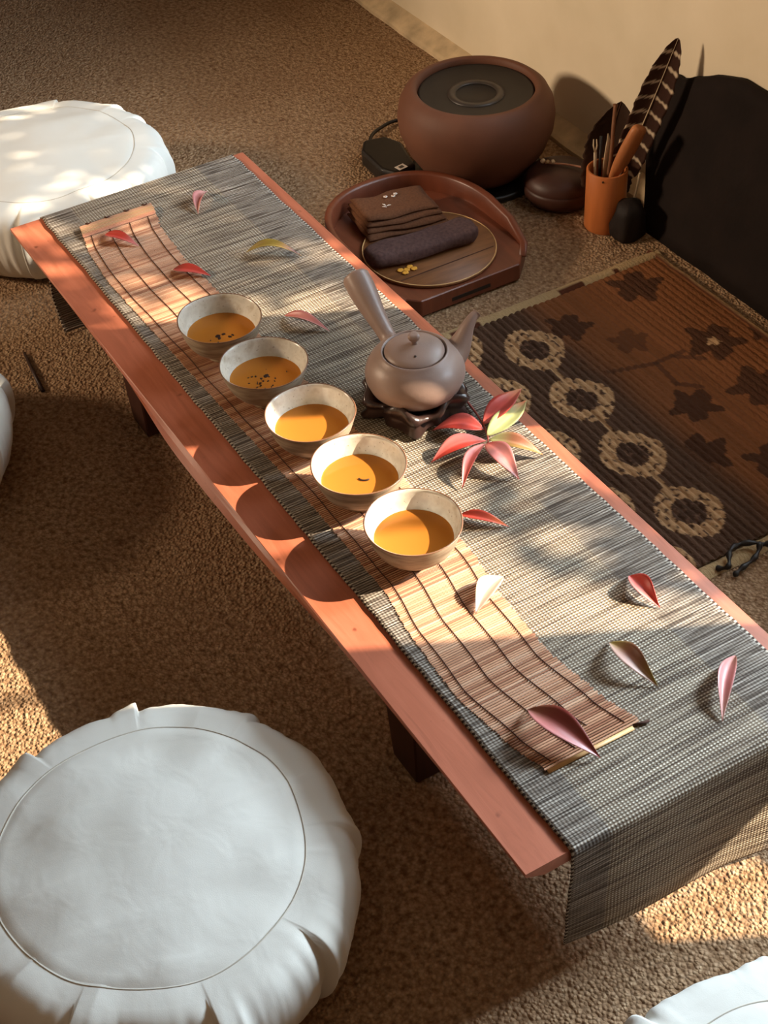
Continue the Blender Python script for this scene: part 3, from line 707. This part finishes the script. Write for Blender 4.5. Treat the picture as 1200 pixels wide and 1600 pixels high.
# folded cloth: layers fold on the near side
def cloth_stack():
    root = empty('folded_brown_cloth', (-1.895, 1.085, .0385), label='folded brown cloth napkin with small white embroidered flowers, in the tray', cat='cloth')
    z = 0
    for k in range(4):
        NX_, NY_ = 16, 16; V = []; h = .0075
        hx, hy = .046 - .003 * k, .068 - .003 * k
        top = []
        def pt(i, j, zz):
            a, b = i / (NX_ - 1) * 2 - 1, j / (NY_ - 1) * 2 - 1
            e = max(abs(a), abs(b)); x = a * hx + .012 * k * (-1) * .5 + .008 * b * 1.0; y = b * hy
            x += .004 * math.sin(b * 3 + k); zz2 = zz + .003 * noise.noise((a * 2, b * 2, k * 3.1))
            if zz > z + h * .5: zz2 -= h * .42 * sstep(.82, 1, e)
            else: zz2 += h * .25 * sstep(.82, 1, e)
            return (x, y, max(.0002, zz2))
        for lev in (z, z + h):
            for i in range(NX_):
                for j in range(NY_): V.append(pt(i, j, lev))
        n2 = NX_ * NY_; F = grid_faces(NX_, NY_) + grid_faces(NX_, NY_, off=n2)
        edge = [(i, 0) for i in range(NX_)] + [(NX_ - 1, j) for j in range(1, NY_)] + [(i, NY_ - 1) for i in range(NX_ - 2, -1, -1)] + [(0, j) for j in range(NY_ - 2, 0, -1)]
        for a, b in zip(edge, edge[1:] + edge[:1]):
            ia, ib = a[0] * NY_ + a[1], b[0] * NY_ + b[1]; F.append((ia, ib, n2 + ib, n2 + ia))
        build('fold', V, F, M_cloth, root); z += h * .85
    root.rotation_euler.z = -.12
    def flower(x, y, mat=M_white, s=.0035):
        V, F = [(x, y, z + .0045)], []
        for i in range(20):
            a = 2 * PI * i / 20; r = s * (.75 + .3 * abs(math.cos(2.5 * a))); V.append((x + r * math.cos(a), y + r * math.sin(a), z + .0038))
        for i in range(20): F.append((0, 1 + i, 1 + (i + 1) % 20))
        o = build('embroidered_flower', V, F, mat, root, solid=.0006)
        return o
    for x, y in ((-.034, -.008), (-.030, .004), (-.035, .010)): o = flower(x, y); build('flower_centre', *lathe([(.0001, 0), (.0010, 0), (.0010, .0007), (.0001, .0009)], 10), M_cup, o, loc=(x, y, z + .0046))
    for x, y, r in ((-.012, -.020, .4), (-.007, -.014, 1.6), (-.006, -.022, .9)):
        v, f = tube([(-.004, 0, 0), (0, 0, .0006), (.004, 0, 0)], [.0005, .0013, .0005], 6, (1, .5)); o = build('embroidered_petal', v, f, M_white, root, loc=(x, y, z + .0040)); o.rotation_euler.z = r
    return root
cloth_stack()
V = []; NP = 26; NL = 30
for i in range(NL):
    t = i / (NL - 1); yy = -.092 + .184 * t; e = 1 - .35 * (sstep(.06, 0, t) + sstep(.94, 1, t))
    for j in range(NP):
        a = 2 * PI * j / NP; ca, sa = math.cos(a), math.sin(a)
        x = .026 * math.copysign(abs(ca) ** .6, ca) * e; z = .0135 + .0130 * math.copysign(abs(sa) ** .6, sa) * e
        x += .004 * noise.noise((t * 5, a, 1)) + .006 * math.sin(t * 3); z += .003 * noise.noise((t * 6, ca * 2, 4)) * (sa > -.3)
        V.append((x, yy, max(.0, z)))
F = []
for i in range(NL - 1):
    for j in range(NP): F.append((i * NP + j, (i + 1) * NP + j, (i + 1) * NP + (j + 1) % NP, i * NP + (j + 1) % NP))
F += [tuple(range(NP)), tuple((NL - 1) * NP + j for j in range(NP))]
o = build('rolled_cloth', V, F, M_roll, loc=(-1.803, 1.070, .0392)); o.rotation_euler.z = -.10; tag(o, 'dark plum brown rolled cloth in the tray, in front of the folded one', 'cloth')
fl = empty('yellow_blossom', (-1.765, 1.020, .0388), label='small yellow blossom lying on the round board in the tray', cat='flower')
for k, (x, y) in enumerate(((-.006, -.008), (-.002, .001), (-.006, .009), (.004, -.005), (.002, .012))):
    v, f = lathe([(.0002, .0), (.0045, .0006), (.0055, .0018), (.0030, .0016), (.0002, .0014)], 12, lambda r, z, th: (r * (.8 + .3 * abs(math.sin(2.5 * th))), z)); build('petal', v, f, M_yel, fl, loc=(x, y, 0))

# ------------------------------------------------------------------ dark round box, cup and its contents
bx = empty('dark_round_box', (-1.852, 1.372, 0), label='low dark brown round lidded box between the brazier and the orange cup', cat='box')
v, f = lathe([(.0005, 0), (.040, 0), (.052, .006), (.060, .018), (.061, .030), (.0590, .036), (.0005, .036)], 56, cap=False); build('body', v, f, M_box, bx)
v, f = lathe([(.0600, .0365), (.0595, .042), (.054, .052), (.040, .060), (.02, .064), (.0005, .065)], 56, cap=False); build('lid', v, f, M_box, bx)
kn = empty('beaded_tassel', (-1.845, 1.372, .066), label='tiny pale and pink beaded cord lying on the dark round box', cat='tassel')
v, f = tube([p - Vector(kn.location) for p in smoothpath([(-1.872, 1.355, .0655), (-1.858, 1.366, .0672), (-1.84, 1.38, .0685), (-1.822, 1.395, .0675)], 5)], .0016, 7); build('cord', v, f, M_pink, kn)
for x, y, z, s, mt in ((-.030, -.020, .0025, .0048, M_bone), (-.022, -.016, .0035, .0040, M_canvas), (-.016, -.010, .0045, .0042, M_bone)):
    v, f = lathe([(.0002, -s), (s * .7, -s * .6), (s, 0), (s * .7, s * .6), (.0002, s)], 14, cap=False); build('bead', v, f, mt, kn, loc=(x, y, z))
cp = empty('bamboo_tool_cup', (-1.747, 1.386, 0), label='orange brown bamboo cylinder cup holding a feather and tea tools', cat='cup')
v, f = lathe([(.0005, .0), (.0320, .0), (.0330, .002), (.0330, .104), (.0322, .105), (.0295, .105), (.0290, .103), (.0290, .006), (.0005, .006)], 48, cap=False); build('body', v, f, M_cup, cp)
o = build('nail_hole', *lathe([(.0001, 0), (.0018, 0), (.0018, .0008), (.0001, .0008)], 12), M_flake, cp); o.location = (.022, -.0245, .098); o.rotation_euler = (PI / 2, 0, .73)
# feather
def feather(name, base, tip, width, label, bars, colA, colB, bend=(0, 0, 0), rnd=.55, facing=(.75, -.5, .4)):
    base, tip = Vector(base), Vector(tip); d = tip - base; L = d.length; dn = d.normalized(); s = dn.cross(Vector(facing)).normalized(); u = s.cross(dn)
    root = empty(name, base, label=label, cat='feather'); nl, nw = 90, 15; V, Cc = [], []
    for i in range(nl):
        t = i / (nl - 1); c = d * t + Vector(bend) * math.sin(PI * t)
        wd = width * (sstep(-.02, .30, t) * max(0, 1 - max(0, (t - .62) / .385) ** 2.6) ** .6 + .02) * (1 + .03 * math.sin(t * 60))
        for j in range(nw):
            q = j / (nw - 1) * 2 - 1
            V.append(c + s * (q * wd * .5 + (.0015 * noise.noise((t * 40, q, 3)) * abs(q))) - dn * (abs(q) * wd * .35) + u * (.12 * wd * q * q))
            ph = (t * bars - .10 * abs(q) * 3) % 1.0; cc = colB if (bars and ph < .17 + .08 * noise.noise((t * 20, q * 4, 0)) and abs(q) > .1) else colA
            Cc.append(cc)
    build('vane', V, grid_faces(nl, nw), M_feather, root, cols=Cc, solid=.0006)
    P = [d * t + Vector(bend) * math.sin(PI * t) + u * .0008 for t in [k / 16 for k in range(17)]]
    v, f = tube(P, [.0016 * (1 - .8 * k / 16) for k in range(17)], 6); build('quill', v, f, M_bone if bars else M_bstick, root)
feather('barred_feather', (-1.752, 1.398, .045), (-1.706, 1.474, .316), .050, 'tall dark feather with pale bars standing in the bamboo cup', 11, srgb(66, 42, 32), srgb(216, 196, 168), (-.002, .006, .0))
feather('dark_fan_shape', (-1.757, 1.395, .04), (-1.802, 1.450, .178), .080, 'short broad dark brown feather leaning left in the bamboo cup', 0, srgb(62, 42, 30), srgb(62, 42, 30), (-.010, 0, .006))  # broad dark fan-like shape, plain without bars
def stick(name, pts, rad, mat, label, cat, sq=(1, 1), n=10):
    pts = [Vector(p) for p in pts]; v, f = tube([p - pts[0] for p in pts], rad, n, sq); o = build(name, v, f, mat, loc=pts[0]); return tag(o, label, cat)
stick('wooden_scoop', smoothpath([(-1.738, 1.384, .07), (-1.734, 1.388, .095), (-1.725, 1.397, .125), (-1.716, 1.405, .155), (-1.709, 1.411, .178), (-1.706, 1.414, .187)], 3), [.005, .0055, .006, .008, .010, .0125, .0142, .015, .0155, .0155, .0152, .0150, .0145, .0138, .012, .008], M_scoop, 'tan wooden handle leaning right out of the bamboo cup', 'handle', (1, .7), 14)
stick('bone_knife', [(-1.757, 1.388, .06), (-1.760, 1.393, .105), (-1.761, 1.396, .125), (-1.763, 1.398, .140), (-1.768, 1.400, .152)], [.004, .006, .0062, .0045, .0008], M_bone, 'pale pointed blade standing in the bamboo cup', 'knife', (1, .25))
fk = empty('bone_fork', (-1.762, 1.375, .06), label='small pale two-pronged pick standing at the left in the cup', cat='pick')
v, f = tube([(0, 0, 0), (-.008, .003, .065)], [.0026, .0032], 8, (1, .5)); build('shaft', v, f, M_bone, fk)
for s in (-1, 1):
    v, f = tube([(-.008, .003, .064), (-.0095 + s * .0016, .0035 + s * .0024, .076), (-.0115 + s * .0012, .004 + s * .002, .086)], [.0016, .0014, .0008], 6); build('prong', v, f, M_bone, fk)
stick('dark_stick', [(-1.758, 1.380, .06), (-1.770, 1.388, .150)], [.0025, .0025], M_black, 'thin black stick standing in the cup between the pale tools', 'stick')
stick('brown_stick', smoothpath([(-1.748, 1.386, .06), (-1.752, 1.396, .12), (-1.768, 1.41, .165), (-1.785, 1.425, .187)], 5), [.0032] * 15 + [.0045], M_bstick, 'curved brown stick standing upright in the middle of the cup', 'stick')
stick('pale_strip', [(-1.708, 1.4015, .003), (-1.706, 1.420, .105)], [.0028, .0028], M_bone, 'thin pale strip standing between the bamboo cup and the dark slab', 'strip', (1, .5))
# lump of stone and slab
V, F = lathe([(.0005, 0), (.024, 0), (.029, .006), (.0290, .022), (.027, .045), (.022, .060), (.010, .066), (.0005, .067)], 28, lambda r, z, th: (r * (1 + .30 * noise.noise((math.cos(th) * 1.4, math.sin(th) * 1.4, z * 30))), z), cap=False)
o = build('dark_stone', V, F, M_stone, loc=(-1.698, 1.396, 0)); o.scale = (.95, .9, 1); tag(o, 'small dark rough stone between the bamboo cup and the black slab', 'stone')
NXs = 70; V = []
def slab_top(x): return .215 + .075 * sstep(-1.72, -1.50, x) + .010 * noise.noise((x * 14, 0, 0)) + .006 * noise.noise((x * 45, 0, 0)) 
for i in range(NXs):
    x = -1.700 + .62 * i / (NXs - 1); zt = slab_top(x)
    for sdn in (0, 1):
        for j in range(14):
            t = j / 13; tt = t if sdn == 0 else 1 - t
            z = zt * tt; y = 1.428 + .070 * tt + (.020 if sdn else 0) + (.003 * noise.noise((x * 12, z * 12, sdn)) if sdn == 0 else 0)
            xx = x - .092 * tt * (1 - (i / (NXs - 1)))
            V.append((xx, min(y, 1.508), max(z, .0)))
F = []
for i in range(NXs - 1):
    for j in range(28): F.append((i * 28 + j, (i + 1) * 28 + j, (i + 1) * 28 + (j + 1) % 28, i * 28 + (j + 1) % 28))
F += [tuple(range(28)), tuple((NXs - 1) * 28 + j for j in range(28))]
tag(build('leaning_slab', V, F, M_slab), 'large near-black slab with an uneven top edge leaning against the wall', 'slab')

# ------------------------------------------------------------------ patterned rug
RX0, RX1, RYa, RYb = -1.618, -1.036, .905, 1.392
med = [(-1.524, 1.092), (-1.389, 1.080), (-1.254, 1.068), (-1.122, 1.058)]
half = [(-1.590, .992), (-1.457, .985), (-1.322, .975), (-1.188, .965), (-1.06, .96)]
mots = [(-1.571, 1.317, .036, 1), (-1.543, 1.168, .030, 2), (-1.464, 1.223, .026, .4), (-1.395, 1.323, .038, 3), (-1.293, 1.205, .032, 4), (-1.275, 1.311, .040, 5), (-1.205, 1.150, .034, 6), (-1.14, 1.22, .034, 7), (-1.10, 1.33, .036, 8), (-1.37, 1.40, .02, 9)]
def seg(px, py, ax, ay, bx_, by):
    dx, dy = bx_ - ax, by - ay; t = max(0, min(1, ((px - ax) * dx + (py - ay) * dy) / (dx * dx + dy * dy))); return math.hypot(px - ax - t * dx, py - ay - t * dy)
BE = srgb(178, 142, 104); DK = srgb(74, 54, 42); DK2 = srgb(84, 62, 48); OR = srgb(120, 76, 46); MB = srgb(76, 50, 36)
def rugcol(x, y):
    k = sstep(1.115, 1.175, y + .012 * noise.noise((x * 14, y * 14, 0)))
    c = [DK2[i] + (OR[i] - DK2[i]) * k for i in range(3)]
    st = noise.noise((x * 6, round(y / .0112) * 3.7, 2)); c = [q * (1 + .22 * st) for q in c]
    if k > .3:
        for mx, my, r, s in mots:
            a = math.atan2(y - my, x - mx); d = math.hypot(x - mx, y - my); rr = r * (1 + .22 * math.sin(5 * a + s) + .14 * math.sin(8 * a + 2 * s))
            if d < rr:
                f_ = .55 if s == .4 else .9; c = [c[i] + (MB[i] * .8 - c[i]) * f_ for i in range(3)]
                if d < rr * .25 and s == 3: c = list(BE)
        for sg in ((-1.42, 1.15, -1.40, 1.22), (-1.40, 1.22, -1.40, 1.27), (-1.40, 1.22, -1.345, 1.215), (-1.345, 1.215, -1.32, 1.24), (-1.40, 1.25, -1.37, 1.285)):
            if seg(x, y, *sg) < .0045: c = [c[i] + (MB[i] - c[i]) * .7 for i in range(3)]
    for L_, R0 in ((med, .041), (half, .041)):
        for mx, my in L_:
            dx, dy = (x - mx) / 1.18, y - my; d = (abs(dx) ** 1.6 + abs(dy) ** 1.6) ** (1 / 1.6) * (1 + .05 * math.sin(40 * x) * math.sin(37 * y))
            if R0 * .56 < d < R0 * 1.12:
                wv = noise.noise((x * 130, y * 130, 5)); c = [q * (1 + .35 * wv) for q in BE] if wv > -.28 else list(DK2)
            elif d <= R0 * .56:
                c = [q * (1.0 if noise.noise((x * 150, y * 150, 1)) < .25 else 2.0) for q in DK]
    # thin pale lattice lines joining the medallions
    for a_, b_ in zip(med, med[1:]):
        if seg(x, y, a_[0], a_[1], b_[0], b_[1]) < .0035 and min(math.hypot(x - a_[0], y - a_[1]), math.hypot(x - b_[0], y - b_[1])) > .04: c = [q * .9 for q in BE]
    return [max(0.004, min(1, q)) for q in c]
rg = empty('patterned_corded_rug', (-1.33, 1.15, 0), label='brown corded rug with beige ring medallions and dark leaf shapes, right of the table', cat='rug')
O = Vector(rg.location); nx_, ny_ = 210, 330; V, Cc = [], []
for i in range(nx_):
    for j in range(ny_):
        x = RX0 + (RX1 - RX0) * i / (nx_ - 1); y = RYa + (RYb - RYa) * j / (ny_ - 1)
        yy = y + .0016 * noise.noise((x * 9, y * 3, 0)); ph = (y % .0112) / .0112
        k = 1 - .55 * sstep(1.12, 1.2, y)
        z = .0030 + k * (.0046 * math.sin(PI * ph) ** .6 + .0009 * noise.noise((x * 150, y * 60, 4)))
        V.append(Vector((x, yy, z)) - O); Cc.append(rugcol(x, y))
o = build('woven_field', V, grid_faces(nx_, ny_), M_rug, rg, cols=Cc, solid=0)
for x0, x1 in ((-1.640, -1.617), (-1.037, -1.014)):
    V, Cc = [], []
    for i in range(6):
        for j in range(160):
            t = i / 5; y = RYa + (1.404 - RYa) * j / 159; x = x0 + (x1 - x0) * t + .003 * noise.noise((y * 22, t, x0))
            V.append(Vector((x, y, .0015 + .0050 * math.sin(PI * t) ** .5)) - O)
            dark = noise.noise((y * 15, 0, x0 * 3)) > .12 and (t > .45 if x0 < -1.5 else t < .0)
            Cc.append(srgb(78, 44, 30) if dark else srgb(172, 146, 108))
    build('end_binding', V, grid_faces(6, 160), M_rug, rg, cols=Cc)
V = []; Cc = []
for i in range(5):
    for j in range(200):
        t = i / 4; x = -1.640 + (.626) * j / 199; V.append(Vector((x, 1.389 + .016 * t + .002 * noise.noise((x * 30, 1, 1)), .0015 + .0050 * math.sin(PI * t) ** .5)) - O)
        Cc.append(srgb(150, 118, 84) if i > 1 else srgb(84, 50, 34))
build('side_binding', V, grid_faces(5, 200), M_rug, rg, cols=Cc)
v, f = tube([p - O for p in smoothpath([(-1.022, 1.02, .006), (-1.012, 1.03, .012), (-1.028, 1.045, .016), (-1.034, 1.065, .014), (-1.020, 1.085, .016), (-1.008, 1.07, .010), (-1.004, 1.045, .007), (-1.0, 1.03, .006)], 6)], [.0032 + .0012 * math.sin(i * 1.3) for i in range(43)], 8); build('tie_cord', v, f, M_black, rg)
v, f = tube([p - O for p in smoothpath([(-1.020, 1.085, .014), (-1.012, 1.10, .016), (-1.016, 1.125, .013), (-1.008, 1.14, .006)], 6)], [.0036 + .0012 * math.sin(i * 1.7) for i in range(19)], 8); build('tie_cord', v, f, M_black, rg)

# ------------------------------------------------------------------ incense stick lying on the carpet
stick('dark_stick_on_carpet', [(-1.952, .455, .0035), (-1.90, .449, .0037), (-1.848, .444, .0035)], [.0020, .0028, .0032], M_flake, 'thin dark stick lying on the carpet left of the far table end', 'stick')
